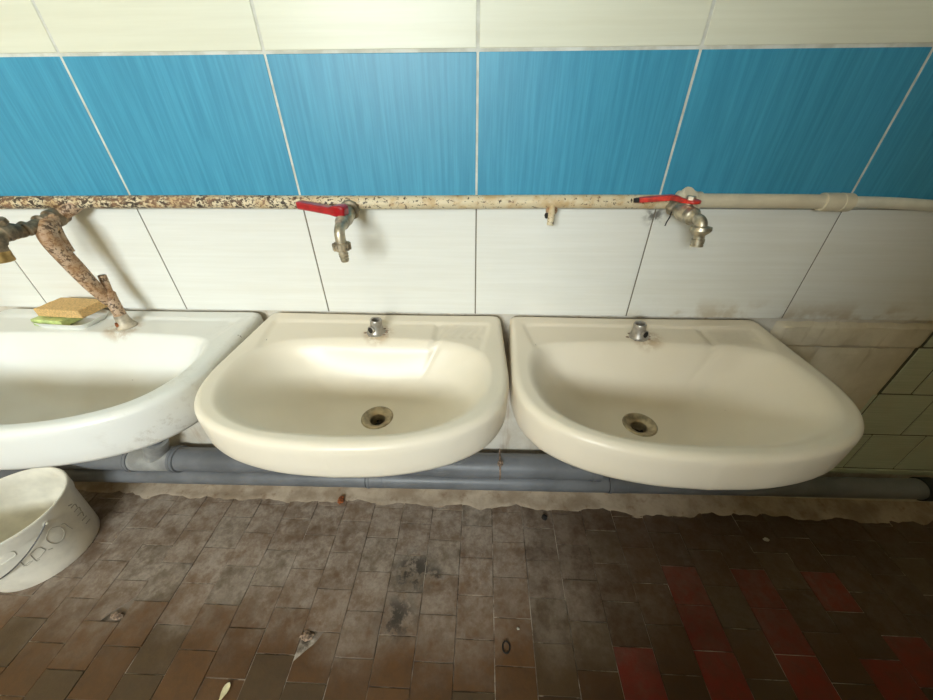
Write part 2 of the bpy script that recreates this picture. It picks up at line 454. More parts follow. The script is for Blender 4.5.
for i in range(261):
    x = XL + (XR - XL) * i / 260
    e = .068 + .024 * noise.fractal(V((x * 9, .3, 0)), 1., 2., 4) + .010 * noise.noise(V((x * 50, 2, 0)))
    row = []
    for j in range(9):
        t = j / 8; y = .0098 - t * (e + .0098)
        z = FZ + .002 + .016 * (1 - t) ** 1.5 + .0035 * noise.noise(V((x * 35, y * 35, 1))) * (1 if 0 < j < 8 else 0) - (.006 if j == 8 else 0)
        row.append(bm.verts.new((x, y, z)))
    g.append(row)
for i in range(260):
    for j in range(8): bm.faces.new((g[i][j], g[i][j+1], g[i+1][j+1], g[i+1][j]))
obj('mortar_fillet', bm, M['mortar'], floor)

# ------------------------------------------------------------------ washbasins
def catmull(pts, n=10): return smooth_path([(a, b, 0) for a, b in pts], n)
def sym(half):
    """half outline from the back centre round the right side to the front centre -> closed list"""
    h = catmull(half); return h + [V((-p.x, p.y, 0)) for p in reversed(h[1:-1])]
OUT = sym([(0, -.001), (.15, -.001), (.29, -.001), (.311, -.003), (.3170, -.014), (.3190, -.05), (.322, -.13), (.3245, -.2), (.3255, -.27), (.312, -.335), (.277, -.388), (.222, -.425), (.158, -.448), (.085, -.462), (0, -.467)])
INN = sym([(0, -.129), (.10, -.130), (.17, -.135), (.225, -.150), (.262, -.185), (.278, -.24), (.274, -.30), (.250, -.355), (.20, -.397), (.12, -.424), (0, -.432)])
INN_SQ = sym([(0, -.127), (.10, -.127), (.19, -.130), (.245, -.142), (.272, -.178), (.282, -.24), (.277, -.30), (.252, -.357), (.20, -.398), (.12, -.424), (0, -.432)])

def ray_hit(poly, c, th):
    d = V((math.cos(th), math.sin(th), 0)); best = 0
    for i in range(len(poly)):
        a, b = poly[i] - c, poly[(i + 1) % len(poly)] - c
        e = b - a; den = d.x * e.y - d.y * e.x
        if abs(den) < 1e-12: continue
        t = (a.x * e.y - a.y * e.x) / den; s = (a.x * d.y - a.y * d.x) / den
        if t > 0 and -1e-6 <= s <= 1 + 1e-6: best = max(best, t)
    return best
def sst(a, b, x):
    t = max(0., min(1., (x - a) / (b - a))); return t * t * (3 - 2 * t)

def basin_mesh(dx, inner, tray=True, depth=.128, sk=0., NA=400):
    c = V((dx, -.268, 0)); bm = bmesh.new(); rings = None
    cols = []
    def deck(x, y):
        """height of the deck behind the bowl: a sunk panel with a ribbed soap tray on the right"""
        edge = .262 + .02 * sst(-.20, -.05, y)
        m = sst(-.042, -.054, y) * sst(edge + .010, edge - .006, abs(x)) * sst(-.26, -.14, y)
        z = -.0045 * m
        if tray:
            t = sst(.158, .166, x) * sst(.268, .260, x) * sst(-.056, -.062, y) * sst(-.118, -.108, y)
            rib = .5 + .5 * math.cos((x - (y + .08) * .5) * 2 * math.pi / .0205)
            z += t * (-.003 + .004 * rib)
            gx = math.exp(-((x - .153) / .006) ** 2) * sst(-.046, -.056, y)
            z -= .005 * gx * sst(-.165, -.135, y)
        return z
    for k in range(NA):
        th = 2 * math.pi * k / NA
        # pack more rays into the deck side
        th = th - .32 * math.sin(2 * (th - math.pi / 2)) * .9
        d = V((math.cos(th), math.sin(th), 0)); ro, ri = ray_hit(OUT, c, th), ray_hit(inner, c, th)
        col = []
        def add(r, z): p = c + d * r; col.append((p.x, p.y, z))
        # underside from drain outwards, skirt, rim, deck, bowl, drain
        add(.027, -depth - .03)
        for t in (.35, .7, 1.): add(.027 + (ri + .012 - .027) * t, -depth - .028 + (depth - .03) * t ** 2.5)
        pe = c + d * ro; sk_ = sk + .075 * sst(-.26, -.06, pe.y) + 0.
        add(ro - .03, -.06 - sk_); add(ro - .016, -.079 - sk_); add(ro - .008, -.0845 - sk_); add(ro - .0025, -.082 - sk_); add(ro, -.075 - sk_)
        for q in (-.05, -.035, -.022): add(ro + .0004, q)
        R = .016
        for a in range(1, 8):
            an = a / 7 * math.pi / 2; add(ro - R + R * math.cos(an), -R * .95 + R * .95 * math.sin(an))
        N = 30; bl = min(.013, (ro - ri) * .45)
        for i in range(1, N + 1):
            r = ro - R + (ri + bl - (ro - R)) * i / N; p = c + d * r
            add(r, deck(p.x, p.y) - .0015 * (1 - i / N) * 0)
        p = c + d * (ri + bl); zd = deck(p.x, p.y)
        span = ri - .030
        # notch where the soap tray drains into the bowl
        ph = c + d * ri
        no = .010 * math.exp(-((ph.x - .160) / .010) ** 2) if (tray and ph.y > -.16) else 0
        def bowl(t):       # t 0 at the bowl edge, 1 at the drain
            tt = min(1, t / .86)
            return -depth * (.93 * (1 - (1 - tt) ** 2.15) + .07 * t)
        S0 = 12
        # roll-over into the bowl: quadratic blend between deck and bowl slope
        t1 = bl / span; p0 = (ri + bl, zd); p2 = (ri - span * t1, bowl(t1) - no); p1 = (ri + bl * .15, zd)
        for i in range(1, 9):
            u = i / 8
            add((1-u)**2*p0[0] + 2*u*(1-u)*p1[0] + u*u*p2[0], (1-u)**2*p0[1] + 2*u*(1-u)*p1[1] + u*u*p2[1] - no * .0)
        for i in range(1, 27):
            t = t1 + (1 - t1) * i / 26
            add(ri - span * t, bowl(t) - no * max(0, 1 - t * 2.5))
        add(.029, -depth - .004)
        cols.append([bm.verts.new(q) for q in col])
    for a in range(NA):
        A, B = cols[a], cols[(a + 1) % NA]
        for i in range(len(A) - 1): bm.faces.new((A[i], B[i], B[i+1], A[i+1]))
    return bm, c

def washbasin(x, label, dx, inner, mat, tray, depth=.128, sk=0.):
    t = thing('washbasin', label, 'washbasin', (x, 0, 0), 'washbasins along the tiled wall')
    bm, c = basin_mesh(dx, inner, tray, depth, sk)
    obj('basin', bm, mat, t, angle=60)
    bm = bmesh.new()
    lathe(bm, (c.x, c.y, -.0105 - depth), (0, 0, 1), [(-.05, .0185), (-.012, .0185), (.0035, .0175), (.0055, .019), (.0085, .026), (.0125, .0315), (.0130, .0340), (.0110, .0370), (.006, .0385), (-.002, .030), (-.03, .0265), (-.05, .0265)], 40, (False, False))
    d = obj('drain', bm, M['ring'], t)
    bm = bmesh.new()
    lathe(bm, (c.x, c.y, -.037 - depth), (0, 0, 1), [(0, .0184), (.003, .0184), (.003, .010), (.001, .004)], 32, (True, True))
    for a in (0.4, 0.4 + math.pi / 2):
        r = Matrix.Rotation(a, 3, 'Z'); box(bm, (c.x - .0175, c.y - .0022, -.030 - depth), (c.x + .0175, c.y + .0022, -.026 - depth), r, (c.x, c.y, 0))
    obj('drain_strainer', bm, M['dark'], d)
    return t
washbasin(-.955, 'white washbasin with the rusty upright pipe and soap dish on its ledge', 0.0, INN_SQ, M['ceramic_white'], False, .18, .014).scale = (1.16, 1, 1)
washbasin(-.2455, 'cream washbasin in the middle of the row of three', .026, INN, M['ceramic_cream'], True).scale = (.989, 1, 1)
washbasin(.4135, 'cream washbasin beside the old green wall tiles, at the dark end of the row', -.036, INN_SQ, M['ceramic_ivory'], True).scale = (1.010, 1, 1)

# sawn-off tap bases left in the basin tap holes
def tap_base(x, y, label, flip):
    t = thing('tap_base', label, 'tap base', (x, y, -.006), 'sawn off tap bases')
    bm = bmesh.new()
    pr = [(0, .0), (0, .0235), (.003, .0235), (.0045, .0205), (.011, .0180), (.020, .0155), (.030, .0145), (.036, .0148), (.038, .0135), (.037, .0105), (.026, .010), (.026, .0005)]
    lathe(bm, (0, 0, 0), (0.10 * flip, .04, 1), pr, 32, (True, True))
    obj('flange', bm, M['chrome'], t)
    bm = bmesh.new(); lathe(bm, (-.004 * flip, -.009, .0155), (-.45 * flip, -.9, .15), [(0, .0100), (.0085, .0100), (.0092, .0088), (.0092, .0076)], 24)
    s = obj('side_port', bm, M['chrome'], t)
    bm = bmesh.new(); lathe(bm, (-.004 * flip, -.009, .0155), (-.45 * flip, -.9, .15), [(.0085, .0076), (.0094, .0076)], 24)
    obj('port_opening', bm, M['dark'], s)
    bm = bmesh.new(); lathe(bm, (.0028 * flip, .001, .0262), (.10 * flip, .04, 1), [(0, .0100), (.0012, .0100)], 24)
    obj('bore', bm, M['dark'], t)
    bm = bmesh.new()
    for a in range(9):
        an = a * 2.4; rr = .0255 + .002 * math.sin(a * 5)
        bmesh.ops.create_icosphere(bm, subdivisions=1, radius=.0045, matrix=Matrix.Translation((rr * math.cos(an), rr * .8 * math.sin(an), .001)) @ Matrix.Diagonal((1.2, 1, .5, 1)))
    obj('putty', bm, M['rubble'], t)
tap_base(-.247, -.094, 'chrome sawn-off tap base on the ledge of the middle washbasin', 1)
tap_base(.402, -.092, 'chrome sawn-off tap base on the ledge of the washbasin beside the green tiles', -1)

# ------------------------------------------------------------------ water pipe along the wall
PZ = lambda x: .2925 + .0045 * x
PYC = -.028
wp = thing('water_pipe', 'long horizontal water pipe with flaking cream paint running along the tiled wall', 'pipe', (0, PYC, PZ(0)))
bm = bmesh.new(); xs = [XL + .005 + i * .1 for i in range(32)]; xs = [x for x in xs if x < .40] + [.405]
tube(bm, [(x, PYC + .0005 * math.sin(x * 9), PZ(x) + .0007 * math.sin(x * 7)) for x in xs], .0138, 28)
part('steel_pipe', bm, M['pipe_paint'], wp)
bm = bmesh.new(); tube(bm, [(.44 + i * .05, PYC, PZ(.44) + .003 - .0002 * i) for i in range(7)] + [(.755, PYC, PZ(.755))], .0140, 28)
part('plastic_pipe', bm, M['pvc_white'], wp)
bm = bmesh.new(); lathe(bm, (.425, PYC, PZ(.43) + .003), (1, 0, 0), [(0, .0165), (.002, .0192), (.034, .0192), (.036, .0175), (.048, .0172), (.05, .0142)], 32)
lathe(bm, (.432, PYC, PZ(.43) + .004), (.18, -.75, .65), [(.005, .014), (.026, .0145), (.029, .0125), (.029, .009)], 28)
tag(part('threaded_elbow', bm, M['pvc_white'], wp))
bm = bmesh.new(); lathe(bm, (.722, PYC, PZ(.73)), (1, 0, -.02), [(0, .0150), (.001, .0178), (.030, .0182), (.031, .0172), (.037, .0172), (.038, .0186), (.058, .0178), (.059, .0135)], 32)
part('coupling', bm, M['pvc_white'], wp)
bm = bmesh.new(); tube(bm, smooth_path([(.765, PYC, PZ(.76)), (.85, PYC, .2945), (.95, PYC, .289), (1.2, PYC, .272), (1.6, PYC, .262), (XR - .002, PYC, .26)], 8), .0112, 24)
part('thin_plastic_pipe', bm, simple('off_white_plastic', (.72, .68, .56), .4, var=.06), wp)
# wall clips keep the pipe off the tiles
bm = bmesh.new()
for x in (-1.6, .09, 1.3):
    bm = bmesh.new(); box(bm, (x - .006, PYC, PZ(x) - .004 - (.026 if x > 1 else 0)), (x + .006, -.0005, PZ(x) + .004 - (.026 if x > 1 else 0)))
    part('wall_clip', bm, M['nickel_dark'], wp)
# short capped branch between the two lever taps
bm = bmesh.new(); tube(bm, smooth_path([(.164, -.030, .290), (.163, -.040, .279), (.1625, -.046, .262), (.162, -.047, .250)], 6), .0072, 18)
br = part('branch_stub', bm, M['pipe_paint'], wp)
bm = bmesh.new(); lathe(bm, (.164, -.028, .284), (0, -.6, -.8), [(.006, .0125), (.011, .0125), (.015, .0105)], 20); subpart('weld_collar', bm, M['rusty'], br, wp)
bm = bmesh.new(); lathe(bm, (.1608, -.036, .268), (-.9, -.4, -.1), [(.001, .006), (.010, .006)], 6); subpart('bolt', bm, M['dark'], br, wp)

bm = bmesh.new(); tube(bm, smooth_path([(-.905, PYC, PZ(-.9)), (-.918, PYC - .006, .279), (-.934, PYC - .014, .270), (-.945, PYC - .020, .265)], 5), .0135, 22)
part('branch_stub', bm, M['rusty'], wp)

# ------------------------------------------------------------------ lever taps
def hose_tail(t, p, fancy):
    x, y, z = p
    bm = bmesh.new()
    if fancy:
        lathe(bm, (x, y, z), (0.02, -.12, -1), [(0, .010), (.002, .0185), (.008, .0195), (.012, .0165), (.017, .0105), (.020, .0098)], 32)
    else:
        lathe(bm, (x, y, z), (0.02, -.03, -1), [(0, .012), (.001, .0165), (.013, .017), (.015, .0145), (.017, .008)], 32)
        for k in range(14):
            a = 2 * math.pi * k / 14; q = V((x + .017 * math.cos(a), y + .017 * math.sin(a), z - .0075)); box(bm, q - V((.0016, .0016, .006)), q + V((.0016, .0016, .006)), Matrix.Rotation(a, 3, 'Z'), q)
    n = obj_part('union_nut', bm, M['nickel'] if fancy else M['nickel_dark'], t)
    bm = bmesh.new()
    if fancy:
        lathe(bm, (x + .0004, y - .0022, z - .018), (0.02, -.12, -1), [(0, .0098), (.006, .0098), (.007, .0118), (.015, .0118), (.0155, .0105), (.018, .0105), (.0182, .0118), (.0205, .0118), (.021, .009), (.012, .008)], 30)
    else:
        lathe(bm, (x + .0003, y, z - .016), (0.03, -.03, -1), [(0, .0095), (.006, .0092), (.0065, .0102), (.011, .0085), (.0115, .0098), (.017, .0082), (.0175, .0092), (.023, .0078), (.024, .0066), (.016, .006)], 28)
    obj_part('hose_tail', bm, M['nickel'], t)
def obj_part(n, bm, m, t, **k): return part(n, bm, m, t, **k)

t2 = thing('lever_tap', 'nickel garden tap with a straight dark red lever above the middle washbasin', 'tap', (-.275, PYC, PZ(-.275)))
zc = .271
bm = bmesh.new(); lathe(bm, (-.276, -.030, zc + .008), (0.02, -1, -.04), [(.008, .0205), (.012, .0220), (.020, .0215), (.022, .018), (.023, .0138), (.03, .0132)], 8)
obj_part('wall_nut', bm, M['nickel_dark'], t2, bevel=.0015)
bm = bmesh.new(); lathe(bm, (-.2755, -.050, zc + .005), (0.02, -1, -.14), [(0, .0125), (.006, .0125), (.008, .0148), (.020, .0152), (.026, .0165), (.036, .0165), (.042, .0140), (.048, .0145), (.060, .0145), (.064, .0115), (.072, .0105)], 28)
lathe(bm, (-.2745, -.094, zc), (0, 0, 1), [(0, .0095), (.010, .0095), (.012, .007), (.016, .0065)], 22)
obj_part('body', bm, M['nickel'], t2)
bm = bmesh.new(); tube(bm, smooth_path([(-.2735, -.116, zc - .005), (-.273, -.128, zc - .007), (-.2725, -.1365, zc - .014), (-.2725, -.139, zc - .026), (-.2725, -.139, zc - .038)], 6), .0105, 22)
obj_part('spout', bm, M['nickel'], t2)
hose_tail(t2, (-.2725, -.139, zc - .034), False)
bm = bmesh.new()
bar(bm, [(-.264, -.098, .2885), (-.272, -.0960, .2895), (-.285, -.092, .2890), (-.300, -.087, .2875), (-.340, -.068, .2885), (-.384, -.046, .2895)], [.020, .026, .026, .020, .0195, .0215], [.016, .022, .022, .0155, .0155, .0165])
obj_part('lever', bm, M['red'], t2, bevel=.0035, seg=3)

t3 = thing('lever_tap', 'nickel garden tap with a cranked red lever beside the pale plastic pipe joint', 'tap', (.415, PYC, PZ(.415)))
zc = .283
A, B = V((.413, -.034, .288)), V((.4335, -.112, .2815)); D = (B - A).normalized()
bm = bmesh.new(); lathe(bm, A, D, [(.004, .0155), (.008, .0165), (.018, .0165), (.020, .013), (.026, .012)], 6)
obj_part('wall_nut', bm, M['nickel_dark'], t3, bevel=.0015)
bm = bmesh.new(); lathe(bm, A, D, [(.024, .0120), (.028, .0135), (.034, .0135), (.036, .0165), (.050, .0170), (.056, .0150), (.058, .0165), (.070, .0165), (.073, .0135), (.080, .0115)], 28)
lathe(bm, A + D * .048, (0.05, 0, 1), [(.008, .009), (.015, .009), (.017, .0065), (.026, .006)], 22)
lathe(bm, A + D * .048, (0.05, 0, 1), [(.0260, .0088), (.0325, .0088), (.033, .005)], 6)
obj_part('body', bm, M['nickel'], t3)
bm = bmesh.new(); tube(bm, smooth_path([B - D * .002, B + D * .009, B + D * .015 + V((0, 0, -.004)), B + D * .017 + V((0, 0, -.010)), B + D * .017 + V((0, -.001, -.015))], 6), .0102, 22)
obj_part('spout', bm, M['nickel'], t3)
q = B + D * .017 + V((0, -.001, -.0075)); hose_tail(t3, q, True)
P = A + D * .048 + V((.0035, -.004, .0235))
bm = bmesh.new()
lathe(bm, P + V((0, 0, -.003)), (0, 0, 1), [(0, .0085), (0, .0148), (.001, .0155), (.005, .0155), (.006, .0148), (.006, .0085)], 30)
bar(bm, [P + V(v) for v in ((-.010, .002, 0), (-.018, .004, .001), (-.027, .007, .004), (-.038, .010, .005), (-.060, .016, .002), (-.094, .025, -.003))], [.014, .015, .015, .0155, .0165, .0155], [.007, .008, .0095, .0095, .0095, .009])
lv = obj_part('lever', bm, M['red_paint'], t3, bevel=.0015)
bm = bmesh.new(); bar(bm, [P + V(v) for v in ((-.092, .0245, -.003), (-.098, .0260, -.0037), (-.104, .0275, -.0045))], [.0135, .0135, .009], .0075)
subpart('bare_lever_tip', bm, M['dark'], lv, t3, bevel=.001)
bm = bmesh.new(); tube(bm, smooth_path([(.409, -.055, .282), (.406, -.060, .271), (.4015, -.063, .262), (.400, -.064, .254)], 5), .0013, 8)
obj_part('wire', bm, M['dark'], t3)

# ------------------------------------------------------------------ old brass tap and rusty upright pipe, left
t1 = thing('old_tap', 'old dull brass tap with a curved spout at the left end above the white washbasin', 'tap', (-.94, PYC, PZ(-.94)))
bm = bmesh.new()
lathe(bm, (-.936, PYC - .012, .277), (.06, -1, -.10), [(.008, .0165), (.020, .0175), (.024, .0195), (.040, .0195), (.042, .015), (.058, .0145), (.062, .018), (.066, .018), (.069, .0135), (.085, .0125), (.100, .0125)], 26)
obj_part('inlet', bm, M['brass'], t1)
bm = bmesh.new()
tube(bm, smooth_path([(-.933, -.118, .266), (-.931, -.135, .262), (-.930, -.150, .266), (-.930, -.164, .269), (-.930, -.178, .265), (-.931, -.188, .250), (-.931, -.191, .234)], 6), [.0135]*10 + [.016]*4 + [.019]*8 + [.0160]*8 + [.0145]*7, 24)
lathe(bm, (-.930, -.158, .262), (0, -.25, 1), [(0, .015), (.020, .015), (.022, .0175), (.030, .0175), (.032, .013)], 8)
obj_part('body', bm, M['brass'], t1)
bm = bmesh.new(); tube(bm, smooth_path([(-.931, -.1905, .238), (-.931, -.1915, .229), (-.931, -.1915, .218)], 5), [.0152]*10 + [.0145], 24)
obj_part('spout_end', bm, M['brass_worn'], t1)
bm = bmesh.new(); lathe(bm, (-.930, -.166, .294), (0, -.25, 1), [(0, .006), (.022, .006), (.022, .011), (.030, .012), (.032, .006)], 16)
bar(bm, [(-.965, -.173, .321), (-.93, -.173, .3225), (-.895, -.173, .321)], [.012, .015, .012], .009)
obj_part('handle', bm, M['brass'], t1, bevel=.002)
for o in t1.children: o.location = V(o.location) + (V((-.014, .012, -.013)) if o.name.startswith('inlet') else V((-.024, .004, -.009)))

ru = thing('rusty_pipe', 'thick rusty upright pipe with flaking paint standing on the white washbasin ledge', 'pipe', (-.908, -.084, -.006))
bm = bmesh.new()
pts = smooth_path([(-.936, -.080, .258), (-.934, -.094, .252), (-.931, -.1065, .238), (-.930, -.1075, .218), (-.929, -.103, .19), (-.928, -.097, .158), (-.926, -.089, .115), (-.922, -.081, .078), (-.918, -.078, .062)], 5)
tube(bm, pts, [.0145 + .003 * min(1, i / 10) - .0045 * max(0, (i - 25) / 16) for i in range(len(pts))], 26)
part('elbow_pipe', bm, M['rusty'], ru)
bm = bmesh.new(); tube(bm, smooth_path([(-.934, -.070, .268), (-.928, -.083, .250), (-.924, -.090, .225), (-.922, -.092, .195)], 6), .0088, 18)
part('side_rod', bm, M['rusty'], ru)
bm = bmesh.new(); tube(bm, smooth_path([(-.906, -.084, .020), (-.910, -.080, .050), (-.913, -.074, .075), (-.915, -.067, .100), (-.916, -.062, .126)], 6), [.0132]*9 + [.0125]*6 + [.0085]*10, 22)
part('upright_stub', bm, M['rusty'], ru)
bm = bmesh.new(); lathe(bm, (-.916, -.062, .1235), (-.02, .16, 1), [(0, .0066), (.0032, .0066)], 20); part('stub_bore', bm, M['dark'], ru)
bm = bmesh.new(); lathe(bm, (-.904, -.086, -.006), (-.08, .05, 1), [(0, .0225), (.003, .0235), (.006, .0215), (.012, .0175), (.024, .0148), (.034, .0140)], 32)
bf = part('base_ferrule', bm, simple('limed_ferrule', (.50, .43, .33), .5, .2, .3, 40), ru)
bm = bmesh.new(); lathe(bm, (-.9105, -.1005, .008), (-.4, -.85, .2), [(0, .0062), (.003, .0062)], 18); subpart('set_screw', bm, M['rust_lump'], bf, ru)

# ------------------------------------------------------------------ soap dish, sponge, soap
R = Matrix.Rotation(math.radians(-4), 3, 'Z'); o = V((-1.065, -.068, -.006))
dish = thing('soap_dish', 'shallow white soap dish on the white washbasin ledge beside the rusty pipe', 'soap dish', o)
bm = bmesh.new(); rings = []
for (hx, hy, z) in ((.052, .026, .0), (.066, .036, .0), (.079, .042, .016), (.081, .044, .0175), (.079, .0425, .0178), (.074, .039, .012), (.063, .033, .003), (.02, .01, .0028)):
    ring = []
    for k in range(40):
        a = 2 * math.pi * k / 40; ca, sa = math.cos(a), math.sin(a); n = .35
        ring.append(bm.verts.new(R @ V((hx * math.copysign(abs(ca) ** n, ca), hy * math.copysign(abs(sa) ** n, sa), z))))
    rings.append(ring)
for a, b in zip(rings, rings[1:]):
    for k in range(40): bm.faces.new((a[k], a[(k+1) % 40], b[(k+1) % 40], b[k]))
bm.faces.new(rings[0]); bm.faces.new(rings[-1])
obj('tray', bm, M['dish'], dish)
def slab(lo, hi, rz, ctr, cuts=8, amp=.0012, seed=0, rx=0.):
    bm = bmesh.new(); box(bm, lo, hi)
    bmesh.ops.subdivide_edges(bm, edges=bm.edges, cuts=cuts, use_grid_fill=True)
    rr = Matrix.Rotation(rz, 3, 'Z') @ Matrix.Rotation(rx, 3, 'Y')
    for v in bm.verts:
        n = V((noise.noise(v.co * 60 + V((seed, 0, 0))), noise.noise(v.co * 60 + V((0, seed, 0))), noise.noise(v.co * 60 + V((0, 0, seed + 9)))))
        v.co = rr @ (v.co + n * amp) + V(ctr)
    return bm
tag(obj('soap_bar', slab((-.045, -.026, 0), (.045, .026, .019), math.radians(-6), (-1.095, -.076, -.0015), 6, .0015, 3), M['green_soap'], bevel=.004, seg=3, origin=(-1.093, -.07, -.002)), 'pale green soap bar lying in the white soap dish under the tan sponge', 'soap')
tag(obj('sponge', slab((-.070, -.034, 0), (.070, .034, .022), math.radians(-7), (-1.055, -.060, .0225), 8, .0016, 5, math.radians(-2)), M['sponge'], bevel=.004, seg=3, origin=(-1.055, -.062, .014)), 'tan rectangular sponge lying on top of the green soap in the white dish', 'sponge')

# ------------------------------------------------------------------ sewer pipes under the washbasins
UZ = lambda x: -.569 + .0165 * (x - .055) ; UY = -.05
LZ = lambda x: -.6525 + .0205 * (x - .06); LY = -.05
up = thing('drain_pipe', 'upper grey sewer pipe with a pale tee under the washbasins', 'pipe', (0, UY, UZ(0)))
bm = bmesh.new(); tube(bm, [(x, UY, UZ(x)) for x in (XL + .002, -2, -1.24)], .042, 36); tube(bm, [(x, UY, UZ(x)) for x in (-1.06, -.6, 0, .40)], .042, 36)
part('pipe_run', bm, M['pvc_grey'], up)
bm = bmesh.new()
tube(bm, [(x, UY, UZ(x)) for x in (-1.235, -1.20, -1.10, -1.065)], .0436, 36)
tube(bm, [(-1.15, UY, UZ(-1.15)), (-1.118, UY - .004, UZ(-1.13) + .06), (-1.088, UY - .01, UZ(-1.1) + .115)], .036, 32)
te = part('tee', bm, M['pvc_light'], up)
bm = bmesh.new()
for x in (-1.235, -1.066):
    bm = bmesh.new(); lathe(bm, (x - .011, UY, UZ(x)), (1, 0, .02), [(0, .043), (.001, .0475), (.006, .0485), (.009, .0475), (.010, .0455), (.014, .0455), (.015, .0475), (.021, .0475), (.022, .043)], 40)
    subpart('socket_collar', bm, M['pvc_grey'], te, up)
bm = bmesh.new(); tube(bm, smooth_path([(-1.088, UY - .01, UZ(-1.1) + .113), (-1.07, UY - .02, -.40), (-1.02, -.12, -.33), (-.97, -.22, -.28), (-.955, -.262, -.255), (-.955, -.268, -.22)], 6), .0255, 26)
part('waste_pipe', bm, M['pvc_grey'], up)
bm = bmesh.new()
for x, dx in ((-.252, .026), (.411, -.036)):
    bm = bmesh.new(); tube(bm, smooth_path([(x + dx, -.268, -.165), (x + dx, -.268, -.25), (x + dx, -.24, -.33), (x + dx - .02, -.13, -.42), (x + dx - .04, UY, UZ(x) + .02)], 6), .021, 24)
    part('waste_pipe', bm, M['pvc_grey'], up)
bm = bmesh.new(); lathe(bm, (.40, UY, UZ(.4)), (1, 0, .02), [(0, .0435), (.0, .047), (.03, .047), (.032, .04)], 36)
part('end_cap', bm, M['pvc_grey'], up)
# rusty pipe clip between the middle and the right washbasin
bm = bmesh.new()
for a0 in range(0, 1): pass
tube(bm, smooth_path([(.089, UY + .03, UZ(.09) + .052), (.089, UY - .008, UZ(.09) + .044), (.090, UY - .036, UZ(.09) + .026), (.091, UY - .043, UZ(.09) - .002), (.091, UY - .036, UZ(.09) - .028)], 6), .0028, 10)
lathe(bm, (.0885, UY - .022, UZ(.09) + .041), (0, -.5, .85), [(0, .0085), (.004, .0085), (.004, .0055), (.012, .005)], 8)
lathe(bm, (.0885, UY - .022, UZ(.09) + .041), (0.3, -.7, .5), [(.002, .010), (.005, .011), (.006, .007)], 10)
tag(part('pipe_clip', bm, M['rubble'], up), 'rusty wire pipe clip')

lp = thing('drain_pipe', 'lower slimmer grey sewer pipe running just above the floor along the whole wall', 'pipe', (0, LY, LZ(0)))
bm = bmesh.new(); tube(bm, [(x, LY, LZ(x)) for x in (XL + .002, -1.8, -.9, 0, .9, 1.53)], .034, 32)
part('pipe_run', bm, M['pvc_grey'], lp)
bm = bmesh.new()
for x in (-.385, .475):
    bm = bmesh.new(); lathe(bm, (x, LY, LZ(x)), (1, 0, .02), [(0, .0335), (.001, .0362), (.006, .0368), (.010, .0362), (.012, .0345), (.060, .0352), (.061, .0335)], 36)
    part('socket_collar', bm, M['pvc_grey'], lp)
bm = bmesh.new()
for x in (-.3865, .4735):
    bm = bmesh.new(); lathe(bm, (x, LY, LZ(x)), (1, 0, .02), [(-.0008, .0335), (-.0008, .0352), (.0015, .0352), (.0015, .0335)], 36, (False, False))
    part('seal_ring', bm, M['rubber'], lp)
bm = bmesh.new(); lathe(bm, (1.515, LY, LZ(1.52)), (1, 0, .02), [(0, .0345), (0, .039), (.045, .039), (.048, .034)], 32)
part('end_plug', bm, M['rubber'], lp)
bm = bmesh.new()
bm.free()

# ------------------------------------------------------------------ bucket
BC = V((-1.472, -.276, FZ)); RB, RT, BH = .139, .157, .235
bk = thing('bucket', 'dirty white plastic bucket with wire handle standing on the floor', 'bucket', BC)
def br_(z): return RB + (RT - RB) * z / BH
bm = bmesh.new()
pr = [(.004, .0), (.004, RB - .012), (0, RB - .006), (.001, RB - .001), (.004, RB), (.03, br_(.03)), (.12, br_(.12)), (.188, br_(.188)), (.190, br_(.19) + .004), (.193, br_(.19) + .0045), (.225, br_(.225) + .0035), (.232, br_(.232) + .004), (.235, br_(.235) + .002), (.2355, br_(.235) - .001), (.233, br_(.233) - .003), (.19, br_(.19) - .003), (.1, br_(.1) - .003), (.010, RB - .004), (.007, RB - .012), (.007, 0)]
lathe(bm, (0, 0, 0), (0, 0, 1), pr, 96, (False, False))
bmesh.ops.remove_doubles(bm, verts=bm.verts, dist=1e-5)
obj('pail', bm, M['bucket'], bk)
def on_bucket(a, z, lift=.0006):
    r = br_(z) + lift; return V((r * math.cos(a), r * math.sin(a), z))
HA = math.radians(-8)          # lug direction
for s, ha in enumerate((HA, HA + math.pi)):
    bm = bmesh.new(); d = V((math.cos(ha), math.sin(ha), 0)); lathe(bm, d * (br_(.2) + .002) + V((0, 0, .207)), d, [(0, .009), (.003, .008), (.004, .0045), (.010, .004), (.011, .002)], 20)
    obj('handle_lug', bm, M['bucket'], bk)
bm = bmesh.new(); pts = []
side = V((math.cos(HA), math.sin(HA), 0)); fr = V((side.y, -side.x, 0))
if fr.y > 0: fr = -fr
for i in range(41):
    a = math.pi * i / 40; rr = RT + .006
    v = side * (rr * math.cos(a)) + fr * (rr * math.sin(a)); pts.append(V((v.x, v.y, .212 - .122 * math.sin(a) ** .95)))
    # keep the wire outside the wall
    q = V((pts[-1].x, pts[-1].y, 0)); need = br_(max(0, pts[-1].z)) + .0035
    if q.length < need: q = q.normalized() * need; pts[-1] = V((q.x, q.y, pts[-1].z))
tube(bm, pts, .0019, 10); obj('wire_handle', bm, M['wire'], bk)
def scribble(name, strokes, mat, r):
    bm = bmesh.new()
    for st in strokes:
        P = smooth_path([on_bucket(math.radians(a), z) for a, z in st], 5); tube(bm, P, r, 6)
    return obj(name, bm, mat, bk)
